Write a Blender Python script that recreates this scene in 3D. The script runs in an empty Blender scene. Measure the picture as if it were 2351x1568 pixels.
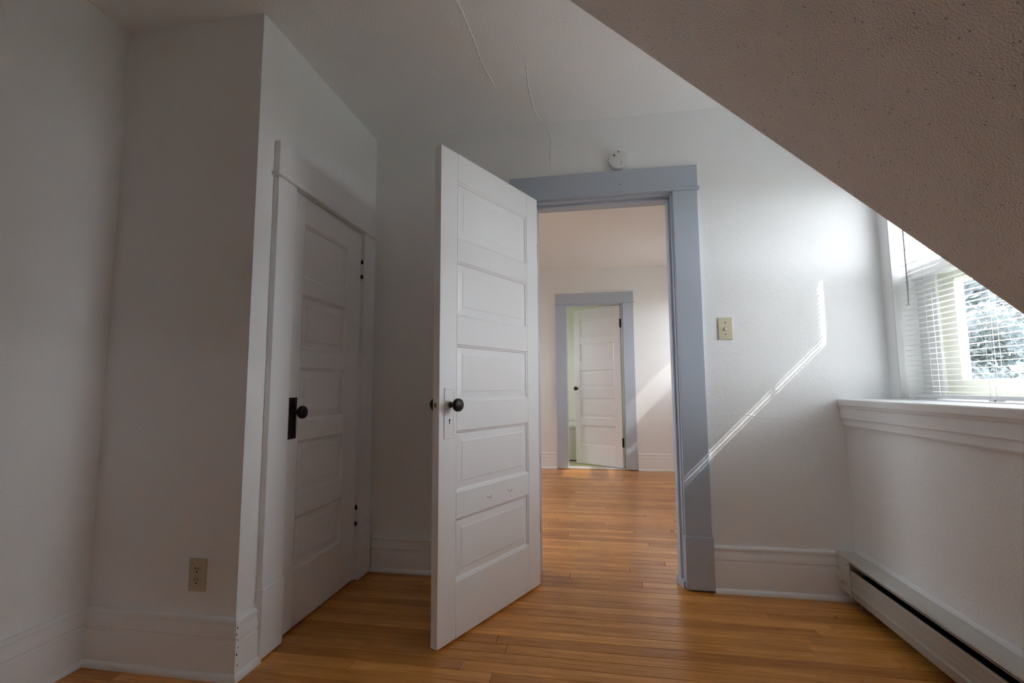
import bpy, bmesh, math, random
from mathutils import Vector, Matrix

random.seed(7)
sc = bpy.context.scene
COL = sc.collection

# ------------------------------------------------------------------ camera
cam_d = bpy.data.cameras.new('camera')
cam = bpy.data.objects.new('camera', cam_d)
COL.objects.link(cam)
cam_d.sensor_width = 36.0
cam_d.lens = 1093.74 / 2351 * 36.0
cam_d.clip_start = 0.02
cam.matrix_world = (Matrix.Translation((0, 0, 1.01)) @ Matrix.Rotation(0.1684, 4, 'Z')
                    @ Matrix.Rotation(math.pi / 2 + 0.095, 4, 'X') @ Matrix.Rotation(-0.0053, 4, 'Z'))
sc.camera = cam

# ------------------------------------------------------------------ light and exposure
SKY_STRENGTH = 5.2
SUN_STRENGTH = 3.4
SKY_COLOR = (0.93, 0.965, 1.02)
sc.view_settings.view_transform = 'Standard'
sc.view_settings.look = 'None'
sc.view_settings.gamma = 1.0
sc.view_settings.use_curve_mapping = False
sc.view_settings.exposure = 1.18
sc.cycles.max_bounces = 12
sc.cycles.diffuse_bounces = 10
sc.cycles.glossy_bounces = 4
sc.cycles.transparent_max_bounces = 16
sc.cycles.sample_clamp_indirect = 6.0
sc.cycles.use_adaptive_sampling = True
sc.cycles.adaptive_threshold = 0.015
sc.cycles.adaptive_min_samples = 16
sc.cycles.caustics_reflective = False
sc.cycles.caustics_refractive = False

world = bpy.data.worlds.new('overcast_sky')
sc.world = world
world.use_nodes = True
wn = world.node_tree.nodes
wn['Background'].inputs['Color'].default_value = (*SKY_COLOR, 1)
wn['Background'].inputs['Strength'].default_value = SKY_STRENGTH

sun_d = bpy.data.lights.new('sun', 'SUN')
sun = bpy.data.objects.new('sun', sun_d)
COL.objects.link(sun)
sun_d.energy = SUN_STRENGTH
sun_d.angle = 0.0060
sun_d.color = (1.0, 0.97, 0.92)
sun.location = (30, -12, 30)
sun.rotation_euler = Vector((-1.0, 0.336, -1.0)).to_track_quat('-Z', 'Y').to_euler()


# ------------------------------------------------------------------ materials
def new_mat(name):
    m = bpy.data.materials.new(name)
    m.use_nodes = True
    nt = m.node_tree
    return m, nt, nt.nodes['Principled BSDF']


def node(nt, kind, **kw):
    n = nt.nodes.new(kind)
    for k, v in kw.items():
        if k in n.inputs.keys():
            n.inputs[k].default_value = v
        else:
            setattr(n, k, v)
    return n


def plain(name, color, rough=0.5, metal=0.0, bump=0.0, scale=60.0, spec=0.5, dist=0.001):
    m, nt, b = new_mat(name)
    b.inputs['Base Color'].default_value = (*color, 1)
    b.inputs['Roughness'].default_value = rough
    b.inputs['Metallic'].default_value = metal
    b.inputs['Specular IOR Level'].default_value = spec
    if bump:
        tc = node(nt, 'ShaderNodeTexCoord')
        nz = node(nt, 'ShaderNodeTexNoise', Scale=scale, Detail=3.0)
        bp = node(nt, 'ShaderNodeBump', Strength=bump, Distance=dist)
        nt.links.new(tc.outputs['Object'], nz.inputs['Vector'])
        nt.links.new(nz.outputs['Fac'], bp.inputs['Height'])
        nt.links.new(bp.outputs['Normal'], b.inputs['Normal'])
    return m


def plaster(name, color, scale, strength, dist, pits=0.0, rough=0.75, pit_scale=55.0):
    """Painted plaster: orange-peel relief from noise, optional small pits with hole shade and dirt in their colour."""
    m, nt, b = new_mat(name)
    b.inputs['Roughness'].default_value = rough
    b.inputs['Specular IOR Level'].default_value = 0.3
    tc = node(nt, 'ShaderNodeTexCoord')
    n1 = node(nt, 'ShaderNodeTexNoise', Scale=scale * 0.75, Detail=1.0, Roughness=0.4)
    bp = node(nt, 'ShaderNodeBump', Strength=strength, Distance=dist)
    nt.links.new(tc.outputs['Object'], n1.inputs['Vector'])
    height = n1.outputs['Fac']
    rgb = node(nt, 'ShaderNodeRGB')
    rgb.outputs[0].default_value = (*color, 1)
    col = rgb.outputs[0]
    if pits:
        v = node(nt, 'ShaderNodeTexVoronoi', Scale=pit_scale, Randomness=1.0)
        nt.links.new(tc.outputs['Object'], v.inputs['Vector'])
        r2 = node(nt, 'ShaderNodeValToRGB')
        r2.color_ramp.elements[0].position = 0.07
        r2.color_ramp.elements[0].color = (0, 0, 0, 1)
        r2.color_ramp.elements[1].position = 0.15
        r2.color_ramp.elements[1].color = (1, 1, 1, 1)
        nt.links.new(v.outputs['Distance'], r2.inputs['Fac'])
        mx = node(nt, 'ShaderNodeMix', data_type='RGBA')
        nt.links.new(r2.outputs['Color'], mx.inputs['Factor'])
        mx.inputs[6].default_value = (*[c * (1 - pits) for c in color], 1)  # pit colour darkened for hole shade and dirt
        nt.links.new(col, mx.inputs[7])
        col = mx.outputs[2]
        a2 = node(nt, 'ShaderNodeMath', operation='MULTIPLY_ADD')
        a2.inputs[1].default_value = 0.5
        nt.links.new(r2.outputs['Color'], a2.inputs[0])
        nt.links.new(height, a2.inputs[2])
        height = a2.outputs[0]
    nt.links.new(height, bp.inputs['Height'])
    nt.links.new(bp.outputs['Normal'], b.inputs['Normal'])
    nt.links.new(col, b.inputs['Base Color'])
    return m


def wood_floor(name):
    m, nt, b = new_mat(name)
    tc = node(nt, 'ShaderNodeTexCoord')
    info = node(nt, 'ShaderNodeObjectInfo')
    off = node(nt, 'ShaderNodeVectorMath', operation='MULTIPLY_ADD')
    comb = node(nt, 'ShaderNodeCombineXYZ')
    m37 = node(nt, 'ShaderNodeMath', operation='MULTIPLY')
    m37.inputs[1].default_value = 37.0
    nt.links.new(info.outputs['Random'], m37.inputs[0])
    for i in range(3):
        nt.links.new(m37.outputs[0], comb.inputs[i])
    off.inputs[1].default_value = (1.6, 26.0, 26.0)
    nt.links.new(tc.outputs['Object'], off.inputs[0])
    nt.links.new(comb.outputs[0], off.inputs[2])
    grain = node(nt, 'ShaderNodeTexNoise', Scale=2.2, Detail=6.0, Roughness=0.6, Distortion=0.6)
    nt.links.new(off.outputs[0], grain.inputs['Vector'])
    r1 = node(nt, 'ShaderNodeValToRGB')
    r1.color_ramp.elements[0].position = 0.28
    r1.color_ramp.elements[0].color = (0.57, 0.23, 0.045, 1)
    r1.color_ramp.elements[1].position = 0.72
    r1.color_ramp.elements[1].color = (0.88, 0.43, 0.11, 1)
    nt.links.new(grain.outputs['Fac'], r1.inputs['Fac'])
    # board to board tone
    r2 = node(nt, 'ShaderNodeValToRGB')
    r2.color_ramp.elements[0].color = (0.74, 0.66, 0.58, 1)
    r2.color_ramp.elements[1].color = (1.12, 1.1, 1.06, 1)
    nt.links.new(info.outputs['Random'], r2.inputs['Fac'])
    mul = node(nt, 'ShaderNodeMix', data_type='RGBA', blend_type='MULTIPLY')
    mul.inputs['Factor'].default_value = 1.0
    nt.links.new(r1.outputs['Color'], mul.inputs[6])
    nt.links.new(r2.outputs['Color'], mul.inputs[7])
    # worn, dirty patches that run over the boards
    geo = node(nt, 'ShaderNodeNewGeometry')
    wear = node(nt, 'ShaderNodeTexNoise', Scale=2.4, Detail=5.0, Roughness=0.65)
    nt.links.new(geo.outputs['Position'], wear.inputs['Vector'])
    r3 = node(nt, 'ShaderNodeValToRGB')
    r3.color_ramp.elements[0].position = 0.22
    r3.color_ramp.elements[0].color = (0.72, 0.68, 0.65, 1)
    r3.color_ramp.elements[1].position = 0.62
    r3.color_ramp.elements[1].color = (1, 1, 1, 1)
    nt.links.new(wear.outputs['Fac'], r3.inputs['Fac'])
    mul2 = node(nt, 'ShaderNodeMix', data_type='RGBA', blend_type='MULTIPLY')
    mul2.inputs['Factor'].default_value = 0.75
    nt.links.new(mul.outputs[2], mul2.inputs[6])
    nt.links.new(r3.outputs['Color'], mul2.inputs[7])
    # a few knots
    kv = node(nt, 'ShaderNodeTexVoronoi', Scale=2.6)
    nt.links.new(geo.outputs['Position'], kv.inputs['Vector'])
    kr = node(nt, 'ShaderNodeValToRGB')
    kr.color_ramp.elements[0].position = 0.018
    kr.color_ramp.elements[0].color = (0.25, 0.2, 0.16, 1)
    kr.color_ramp.elements[1].position = 0.034
    kr.color_ramp.elements[1].color = (1, 1, 1, 1)
    nt.links.new(kv.outputs['Distance'], kr.inputs['Fac'])
    mul3 = node(nt, 'ShaderNodeMix', data_type='RGBA', blend_type='MULTIPLY')
    mul3.inputs['Factor'].default_value = 1.0
    nt.links.new(mul2.outputs[2], mul3.inputs[6])
    nt.links.new(kr.outputs['Color'], mul3.inputs[7])
    nt.links.new(mul3.outputs[2], b.inputs['Base Color'])
    # varnish
    sm = node(nt, 'ShaderNodeTexNoise', Scale=5.0, Detail=4.0)
    nt.links.new(geo.outputs['Position'], sm.inputs['Vector'])
    mr = node(nt, 'ShaderNodeMapRange')
    mr.inputs['To Min'].default_value = 0.17
    mr.inputs['To Max'].default_value = 0.26
    nt.links.new(sm.outputs['Fac'], mr.inputs['Value'])
    nt.links.new(mr.outputs[0], b.inputs['Roughness'])
    b.inputs['Specular IOR Level'].default_value = 0.42
    bn = node(nt, 'ShaderNodeTexNoise', Scale=9.0, Detail=2.0)
    nt.links.new(geo.outputs['Position'], bn.inputs['Vector'])
    bp = node(nt, 'ShaderNodeBump', Strength=0.0, Distance=0.004)
    nt.links.new(bn.outputs['Fac'], bp.inputs['Height'])
    bp2 = node(nt, 'ShaderNodeBump', Strength=0.08, Distance=0.001)
    nt.links.new(grain.outputs['Fac'], bp2.inputs['Height'])
    nt.links.new(bp.outputs['Normal'], bp2.inputs['Normal'])
    nt.links.new(bp2.outputs['Normal'], b.inputs['Normal'])
    return m


def glass(name):
    m, nt, b = new_mat(name)
    nt.nodes.remove(b)
    out = nt.nodes['Material Output']
    tr = node(nt, 'ShaderNodeBsdfTransparent')
    tr.inputs['Color'].default_value = (0.96, 0.965, 0.965, 1)
    gl = node(nt, 'ShaderNodeBsdfGlossy', Roughness=0.02)
    lw = node(nt, 'ShaderNodeLayerWeight')
    pw = node(nt, 'ShaderNodeMath', operation='POWER')
    pw.inputs[1].default_value = 5.0
    fr = node(nt, 'ShaderNodeMath', operation='MULTIPLY_ADD')
    fr.inputs[1].default_value = 0.9
    fr.inputs[2].default_value = 0.04
    nt.links.new(lw.outputs['Facing'], pw.inputs[0])
    nt.links.new(pw.outputs[0], fr.inputs[0])
    mx = node(nt, 'ShaderNodeMixShader')
    nt.links.new(fr.outputs[0], mx.inputs[0])
    nt.links.new(tr.outputs[0], mx.inputs[1])
    nt.links.new(gl.outputs[0], mx.inputs[2])
    nt.links.new(mx.outputs[0], out.inputs['Surface'])
    return m


def foliage_mat(name, color):
    m, nt, b = new_mat(name)
    info = node(nt, 'ShaderNodeTexCoord')
    nz = node(nt, 'ShaderNodeTexNoise', Scale=1.3, Detail=3.0)
    nt.links.new(info.outputs['Object'], nz.inputs['Vector'])
    r = node(nt, 'ShaderNodeValToRGB')
    r.color_ramp.elements[0].position = 0.35
    r.color_ramp.elements[1].position = 0.65
    r.color_ramp.elements[0].color = (*[c * 0.6 for c in color], 1)
    r.color_ramp.elements[1].color = (*[min(1, c * 1.35) for c in color], 1)
    nt.links.new(nz.outputs['Fac'], r.inputs['Fac'])
    df = node(nt, 'ShaderNodeBsdfDiffuse')
    tl = node(nt, 'ShaderNodeBsdfTranslucent')
    mx = node(nt, 'ShaderNodeMixShader')
    mx.inputs[0].default_value = 0.6
    nt.links.new(r.outputs['Color'], df.inputs['Color'])
    nt.links.new(r.outputs['Color'], tl.inputs['Color'])
    nt.links.new(df.outputs[0], mx.inputs[1])
    nt.links.new(tl.outputs[0], mx.inputs[2])
    nt.links.new(mx.outputs[0], nt.nodes['Material Output'].inputs['Surface'])
    nt.nodes.remove(b)
    return m


WALL_C = (0.895, 0.91, 0.915)
M = {}
M['wall'] = plaster('white_wall_paint', WALL_C, 170, 0.36, 0.003)
M['ceiling'] = plaster('white_ceiling_paint', (0.925, 0.925, 0.925), 120, 0.45, 0.003)
M['slope'] = plaster('sprayed_slope_plaster', (0.90, 0.905, 0.91), 330, 0.7, 0.003, pits=0.5, pit_scale=60)
M['ceiling2'] = plaster('stippled_ceiling_paint', (0.91, 0.895, 0.875), 75, 0.6, 0.004)
M['bath'] = plaster('pale_green_wall_paint', (0.86, 0.85, 0.76), 150, 0.2, 0.002)
M['trim'] = plain('white_gloss_trim_paint', (0.89, 0.90, 0.905), 0.45, spec=0.35, bump=0.12, scale=25, dist=0.002)
M['door'] = plain('white_gloss_door_paint', (0.895, 0.902, 0.912), 0.33, bump=0.10, scale=30, dist=0.002)
M['blue'] = plain('blue_grey_trim_paint', (0.49, 0.55, 0.64), 0.36, bump=0.07, scale=45, dist=0.0015)
M['wood'] = wood_floor('varnished_maple_boards')
M['gap'] = plain('dark_floor_joint', (0.035, 0.02, 0.012), 0.9)
M['bronze'] = plain('dark_oiled_bronze', (0.028, 0.022, 0.019), 0.33, 0.6)
M['brass'] = plain('worn_brass', (0.30, 0.20, 0.09), 0.4, 0.9)
M['black'] = plain('black_recess', (0.006, 0.005, 0.005), 0.9)
M['dark'] = plain('dark_interior', (0.02, 0.018, 0.017), 0.8)
M['ivory'] = plain('ivory_plastic', (0.66, 0.62, 0.45), 0.35)
M['beige'] = plain('yellowed_ivory_plastic', (0.56, 0.49, 0.33), 0.4)
M['toggle'] = plain('pale_plastic', (0.82, 0.80, 0.72), 0.3)
M['plastic'] = plain('white_plastic', (0.80, 0.80, 0.80), 0.4)
M['grey'] = plain('grey_plastic', (0.22, 0.22, 0.22), 0.5)
M['print'] = plain('grey_print', (0.40, 0.40, 0.41), 0.6)
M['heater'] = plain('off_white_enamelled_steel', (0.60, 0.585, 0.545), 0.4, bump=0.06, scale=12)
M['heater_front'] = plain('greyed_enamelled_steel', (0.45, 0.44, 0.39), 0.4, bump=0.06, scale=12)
M['slat'] = plain('white_enamelled_slat', (0.84, 0.85, 0.87), 0.4)
M['cord'] = plain('white_cord', (0.80, 0.79, 0.80), 0.7)
M['wand'] = plain('grey_clear_plastic', (0.36, 0.36, 0.38), 0.25)
M['frame'] = plain('white_window_paint', (0.78, 0.785, 0.78), 0.4)
M['sash'] = plain('cream_sash_paint', (0.70, 0.71, 0.62), 0.45)
M['sash_green'] = plain('pale_green_storm_frame', (0.45, 0.53, 0.48), 0.45)
M['glass'] = glass('window_glass')
M['tile'] = plain('pale_yellow_vinyl', (0.72, 0.66, 0.42), 0.4)
M['enamel'] = plain('white_bath_enamel', (0.82, 0.83, 0.76), 0.2)
M['stone'] = plain('grey_white_threshold', (0.66, 0.64, 0.62), 0.4)
M['bark'] = plain('grey_bark', (0.24, 0.235, 0.23), 0.9, bump=0.5, scale=20, dist=0.02)
M['leaf'] = foliage_mat('blue_green_foliage', (0.22, 0.255, 0.265))
M['leaf2'] = foliage_mat('grey_green_foliage', (0.25, 0.275, 0.285))
M['hill'] = foliage_mat('distant_blue_grey_woods', (0.15, 0.172, 0.18))
M['lawn'] = foliage_mat('dull_winter_grass', (0.20, 0.22, 0.14))


# ------------------------------------------------------------------ mesh helpers
def bm_box(bm, x0, x1, y0, y1, z0, z1, bev=0.0, seg=1):
    g = bmesh.ops.create_cube(bm, size=1.0)
    vs = g['verts']
    for v in vs:
        v.co = Vector(((x0 + x1) / 2 + v.co.x * (x1 - x0), (y0 + y1) / 2 + v.co.y * (y1 - y0),
                       (z0 + z1) / 2 + v.co.z * (z1 - z0)))
    if bev:
        es = list({e for v in vs for e in v.link_edges})
        bmesh.ops.bevel(bm, geom=es, offset=bev, segments=seg, profile=0.5, affect='EDGES')


def bm_prism(bm, poly, axis, a0, a1):
    """Extrude a closed 2-D polygon along an axis. axis X: (y,z), Y: (x,z), Z: (x,y)."""
    def P(p, a):
        return {'X': (a, p[0], p[1]), 'Y': (p[0], a, p[1]), 'Z': (p[0], p[1], a)}[axis]
    A = [bm.verts.new(P(p, a0)) for p in poly]
    B = [bm.verts.new(P(p, a1)) for p in poly]
    n = len(poly)
    bm.faces.new(A)
    bm.faces.new(B[::-1])
    for i in range(n):
        j = (i + 1) % n
        bm.faces.new((A[j], A[i], B[i], B[j]))
    bmesh.ops.recalc_face_normals(bm, faces=bm.faces[:])


def bm_lathe(bm, prof, origin, axis, seg=28):
    """Revolve (radius, distance along axis) profile; axis is a direction vector."""
    axis = Vector(axis).normalized()
    q = Vector((0, 0, 1)).rotation_difference(axis)
    rings = []
    for r, h in prof:
        if r < 1e-6:
            rings.append([bm.verts.new(Vector(origin) + q @ Vector((0, 0, h)))])
        else:
            rings.append([bm.verts.new(Vector(origin) + q @ Vector((r * math.cos(2 * math.pi * k / seg),
                          r * math.sin(2 * math.pi * k / seg), h))) for k in range(seg)])
    for a, b in zip(rings[:-1], rings[1:]):
        for k in range(seg):
            l = (k + 1) % seg
            if len(a) == 1 and len(b) == 1:
                continue
            if len(a) == 1:
                bm.faces.new((a[0], b[k], b[l]))
            elif len(b) == 1:
                bm.faces.new((a[l], a[k], b[0]))
            else:
                bm.faces.new((a[l], a[k], b[k], b[l]))
    bmesh.ops.recalc_face_normals(bm, faces=bm.faces[:])


def bm_tube(bm, pts, radii, seg=8):
    rings = []
    n = len(pts)
    pts = [Vector(p) for p in pts]
    for i, p in enumerate(pts):
        d = (pts[min(i + 1, n - 1)] - pts[max(i - 1, 0)]).normalized()
        q = Vector((0, 0, 1)).rotation_difference(d)
        r = radii[i] if isinstance(radii, (list, tuple)) else radii
        rings.append([bm.verts.new(p + q @ Vector((r * math.cos(2 * math.pi * k / seg), r * math.sin(2 * math.pi * k / seg), 0)))
                      for k in range(seg)])
    for a, b in zip(rings[:-1], rings[1:]):
        for k in range(seg):
            l = (k + 1) % seg
            bm.faces.new((a[k], a[l], b[l], b[k]))
    bm.faces.new(rings[0][::-1])
    bm.faces.new(rings[-1])


def obj(name, bm, mat, parent=None, smooth=False, loc=None):
    me = bpy.data.meshes.new(name)
    bm.to_mesh(me)
    bm.free()
    me.materials.append(mat)
    if smooth:
        me.polygons.foreach_set('use_smooth', [True] * len(me.polygons))
        try:
            me.set_sharp_from_angle(angle=math.radians(40))
        except Exception:
            pass
    o = bpy.data.objects.new(name, me)
    COL.objects.link(o)
    if parent is not None:
        o.parent = parent
    if loc is not None:
        o.location = loc
    return o


def box(name, x0, x1, y0, y1, z0, z1, mat, parent=None, bev=0.0, seg=1):
    bm = bmesh.new()
    bm_box(bm, x0, x1, y0, y1, z0, z1, bev, seg)
    return obj(name, bm, mat, parent)


def tag(o, label=None, cat=None, kind=None, group=None):
    if label:
        o['label'] = label
    if cat:
        o['category'] = cat
    if kind:
        o['kind'] = kind
    if group:
        o['group'] = group
    return o


def empty(name, loc=(0, 0, 0), rz=0.0):
    o = bpy.data.objects.new(name, None)
    o.empty_display_size = 0.05
    COL.objects.link(o)
    o.location = loc
    o.rotation_euler = (0, 0, rz)
    return o


def boxes(name, lst, mat, parent=None):
    bm = bmesh.new()
    for b in lst:
        bm_box(bm, *b)
    return obj(name, bm, mat, parent)


# ------------------------------------------------------------------ main dimensions (metres)
D = 2.60        # far wall of this room
T = 0.13        # partition thickness
XC = -1.27      # closet side wall
YC = 1.587      # closet front wall
XL = -1.90      # left wall
XR = 1.212      # knee wall under the window
XW = 1.42       # window wall of the dormer
XO = 1.64       # its outer face
H = 2.508       # ceiling
YS = 1.25       # where the sloped ceiling ends and the dormer begins
YB = -1.55      # back wall
D2 = 6.04       # far wall of the next room
Y3 = 7.40       # back wall of the bathroom
WZ0, WZ1 = 0.945, 2.06            # window opening heights
WIN = [(1.50, 2.525), (4.80, 5.90)]   # window openings along y
SL = 0.912                         # roof slope dz/dx


def slope_z(x):
    return 0.943 + SL * (XR - x)


XS = XR - (H - 0.943) / SL         # where the slope meets the flat ceiling


# ------------------------------------------------------------------ room shell
def structure(o, label, cat='wall'):
    return tag(o, label, cat, 'structure')


fl = structure(box('floor', XL - 0.1, XO, YB - 0.1, D2, -0.12, -0.018, M['gap']),
               'orange varnished hardwood strip floor running through both rooms', 'floor')


def plank(x0, x1, y0, y1):
    bm = bmesh.new()
    c = 0.0015
    g = 0.0007
    L = x1 - x0
    W = y1 - y0
    xs = (-L / 2 + g, L / 2 - g)
    ys = (-W / 2 + g, W / 2 - g)
    r0 = [bm.verts.new((x, y, -0.018)) for x, y in ((xs[0], ys[0]), (xs[1], ys[0]), (xs[1], ys[1]), (xs[0], ys[1]))]
    r1 = [bm.verts.new((v.co.x, v.co.y, -c)) for v in r0]
    r2 = [bm.verts.new((x, y, 0)) for x, y in ((xs[0] + c, ys[0] + c), (xs[1] - c, ys[0] + c), (xs[1] - c, ys[1] - c), (xs[0] + c, ys[1] - c))]
    for a, b in ((r0, r1), (r1, r2)):
        for i in range(4):
            j = (i + 1) % 4
            bm.faces.new((a[i], a[j], b[j], b[i]))
    bm.faces.new(r2)
    return obj('plank', bm, M['wood'], fl, loc=((x0 + x1) / 2, (y0 + y1) / 2, 0))


PITCH = 0.0638
JOINTS = [(-0.404, 1.97), (-0.49, 1.77), (-0.375, 1.70), (-0.92, 1.86), (-0.90, 1.70), (0.67, 2.445), (0.74, 2.335),
          (0.80, 2.09), (0.74, 1.83), (0.45, 2.45), (-0.355, 1.905), (0.55, 2.56)]
row0 = 1.949 - 40 * PITCH
rows = int((D2 - row0) / PITCH) + 1
for k in range(rows):
    ya = row0 + k * PITCH
    yb = min(ya + PITCH, D2)
    if yb - ya < 0.01:
        continue
    ym = (ya + yb) / 2
    if ym < 0.55:
        plank(XL, XR, ya, yb)
        continue
    lo, hi = (XL, XR) if ym < YC else ((XC - 0.05, XR) if ym < D else ((-0.40, 0.52) if ym < D + T else (-1.30, 1.40)))
    js = sorted(x for x, y in JOINTS if ya <= y < yb)
    if not js:
        if ym < D + T:
            if random.random() < 0.55:
                js = [random.choice([lo + random.uniform(0.1, 0.5), hi - random.uniform(0.1, 0.4)])]
        else:
            js = [random.uniform(lo + 0.5, hi - 0.6)] if random.random() < 0.8 else []
    xs = [lo] + [j for j in js if lo + 0.08 < j < hi - 0.08] + [hi]
    for a, b in zip(xs[:-1], xs[1:]):
        plank(a, b, ya, yb)

# walls of this room
structure(box('wall_left', XL - 0.1, XL, YB - 0.1, D, 0, H, M['wall']), 'plain white plaster wall at the left edge of the room')
structure(box('wall_closet_front', XL, XC, YC, YC + 0.1, 0, H, M['wall']), 'shaded white closet end wall with the outlet')
structure(boxes('wall_closet_side', [(XC - 0.1, XC, YC + 0.1, 1.79, 0, H), (XC - 0.1, XC, 2.445, D, 0, H), (XC - 0.1, XC, 1.79, 2.445, 1.895, H)],
                M['wall']), 'white closet wall holding the closed closet door')
structure(box('wall_back', XL - 0.1, XR + 0.1, YB - 0.1, YB, 0, H, M['wall']), 'white wall behind the viewer')
structure(boxes('wall_far', [(XL - 0.1, -0.325, D, D + T, 0, H), (0.448, XO, D, D + T, 0, H), (-0.325, 0.448, D, D + T, 2.062, H)],
                M['wall']), 'white textured plaster wall with the open doorway')
structure(box('wall_right', XR, XR + 0.1, YB, D, 0, 0.909, M['wall']), 'white knee wall below the window stool')


def window_wall(name, y0, y1, wy0, wy1, z0, label):
    return structure(boxes(name, [(XW, XO, y0, wy0, z0, H), (XW, XO, wy1, y1, z0, H), (XW, XO, wy0, wy1, WZ1, H), (XW, XO, wy0, wy1, z0, WZ0)],
                           M['wall']), label)


window_wall('wall_dormer', YS - 0.1, D, *WIN[0], 0.80, 'narrow white wall strip around the dormer window')
# dormer cheek (a triangle between slope and ceiling) and the sloped ceiling
bm = bmesh.new()
bm_prism(bm, [(XS + 0.006, H), (XO, H), (XO, 0.80), (XR + 0.05, 0.80), (XR + 0.05, slope_z(XR) + 0.006), (XR, slope_z(XR) + 0.006)], 'Y', YS - 0.10, YS)
structure(obj('wall_dormer_cheek', bm, M['wall']), 'white triangular cheek wall at the near side of the dormer')
bm = bmesh.new()
bm_prism(bm, [(XS, H), (XR, 0.943), (XR + 0.1, 0.943), (XR + 0.1, 1.05), (XS + 0.13, H)], 'Y', YB, YS - 0.0005)
structure(obj('ceiling_sloped', bm, M['slope']), 'dark sprayed-texture sloped ceiling coming down at the right', 'ceiling')
structure(box('ceiling', XL - 0.1, XO, YB - 0.1, D + T / 2, H, H + 0.1, M['ceiling']), 'cracked white flat plaster ceiling', 'ceiling')

# next room and bathroom shells
structure(boxes('wall_next_left', [(XL - 0.1, XL, D, 3.1, 0, H), (XL - 0.1, XL, 3.90, D2 + T, 0, H), (XL - 0.1, XL, 3.1, 3.90, 0, 0.95), (XL - 0.1, XL, 3.1, 3.90, 2.0, H)],
                M['wall']), 'white side wall of the next room')
window_wall('wall_next_right', D + T, D2 + T, *WIN[1], 0.0, 'white window wall of the next room')
structure(boxes('wall_next_far', [(XL - 0.1, -0.335, D2, D2 + T, 0, H), (0.385, XW, D2, D2 + T, 0, H), (-0.335, 0.385, D2, D2 + T, 2.06, H)],
                M['wall']), 'sunlit white wall seen through the doorway')
structure(box('ceiling_next', XL - 0.1, XO, D + T / 2, D2 + T / 2, H, H + 0.1, M['ceiling2']), 'stippled white ceiling of the next room', 'ceiling')
BX0, BX1 = -1.45, 0.95
structure(boxes('wall_bath', [(BX0 - 0.1, BX1 + 0.1, Y3, Y3 + 0.1, 0, H), (BX1, BX1 + 0.1, D2 + T, Y3, 0, H),
                              (BX0 - 0.1, BX0, D2 + T, 6.55, 0, H), (BX0 - 0.1, BX0, 7.15, Y3, 0, H),
                              (BX0 - 0.1, BX0, 6.55, 7.15, 0, 1.2), (BX0 - 0.1, BX0, 6.55, 7.15, 1.95, H)], M['bath']),
          'pale yellow-green walls of the bathroom')
structure(box('ceiling_bath', BX0 - 0.1, BX1 + 0.1, D2 + T / 2, Y3 + 0.1, H, H + 0.1, M['bath']), 'pale bathroom ceiling', 'ceiling')
structure(box('floor_bath', BX0 - 0.1, BX1 + 0.1, D2, Y3 + 0.1, -0.12, 0.004, M['tile']), 'pale yellow bathroom floor', 'floor')


# plaster cracks: low ridges of lifted paint
def crack(name, pts, nrm, width, height, parent, mat):
    bm = bmesh.new()
    nrm = Vector(nrm)
    rnd = random.Random(len(pts) * 13 + int(pts[0][0] * 100))
    P = [Vector(p) for p in pts]
    fine = []
    for a, b in zip(P[:-1], P[1:]):
        d = (b - a)
        s = d.cross(nrm).normalized()
        n = max(2, int(d.length / 0.012))
        for i in range(n):
            fine.append(a + d * (i / n) + s * rnd.uniform(-0.002, 0.002))
    fine.append(P[-1])
    rows_ = []
    N = len(fine)
    for i, p in enumerate(fine):
        d = (fine[min(i + 1, N - 1)] - fine[max(0, i - 1)]).normalized()
        s = d.cross(nrm).normalized()
        t = min(1, i / 6, (N - 1 - i) / 6) * rnd.uniform(0.6, 1.2) + 0.05
        rows_.append([bm.verts.new(p - s * width * t), bm.verts.new(p + nrm * height * t - s * width * 0.15), bm.verts.new(p + s * width * t)])
    for a, b in zip(rows_[:-1], rows_[1:]):
        for k in range(2):
            bm.faces.new((a[k], a[k + 1], b[k + 1], b[k]))
    bmesh.ops.recalc_face_normals(bm, faces=bm.faces[:])
    return obj(name, bm, mat, parent)


cl = bpy.data.objects['ceiling']
wf = bpy.data.objects['wall_far']
crack('plaster_crack', [(-0.499, 1.58, H), (-0.495, 1.658, H), (-0.488, 1.725, H), (-0.481, 1.86, H), (-0.479, 2.014, H), (-0.47, 2.109, H), (-0.45, 2.258, H)],
      (0, 0, -1), 0.004, 0.0035, cl, M['ceiling'])
crack('plaster_crack', [(-0.277, 2.02, H), (-0.291, 2.243, H), (-0.289, 2.435, H), (-0.252, 2.598, H)], (0, 0, -1), 0.0035, 0.003, cl, M['ceiling'])
crack('plaster_crack', [(0.45, 2.36, H), (0.432, 2.523, H), (0.44, 2.598, H)], (0, 0, -1), 0.002, 0.001, cl, M['ceiling'])
crack('plaster_crack', [(-0.246, D, 2.506), (-0.217, D, 2.442), (-0.208, D, 2.389), (-0.216, D, 2.312), (-0.213, D, 2.204)], (0, -1, 0), 0.0035, 0.003, wf, M['wall'])
crack('plaster_crack', [(0.444, D, 2.506), (0.454, D, 2.427), (0.457, D, 2.326)], (0, -1, 0), 0.002, 0.001, wf, M['wall'])
crack('plaster_crack', [(0.62, D, 0.862), (0.74, D, 0.868), (0.86, D, 0.846), (0.98, D, 0.845), (1.03, D, 0.822), (1.11, D, 0.806), (1.19, D, 0.80)], (0, -1, 0), 0.0025, 0.0014, wf, M['wall'])


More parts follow.
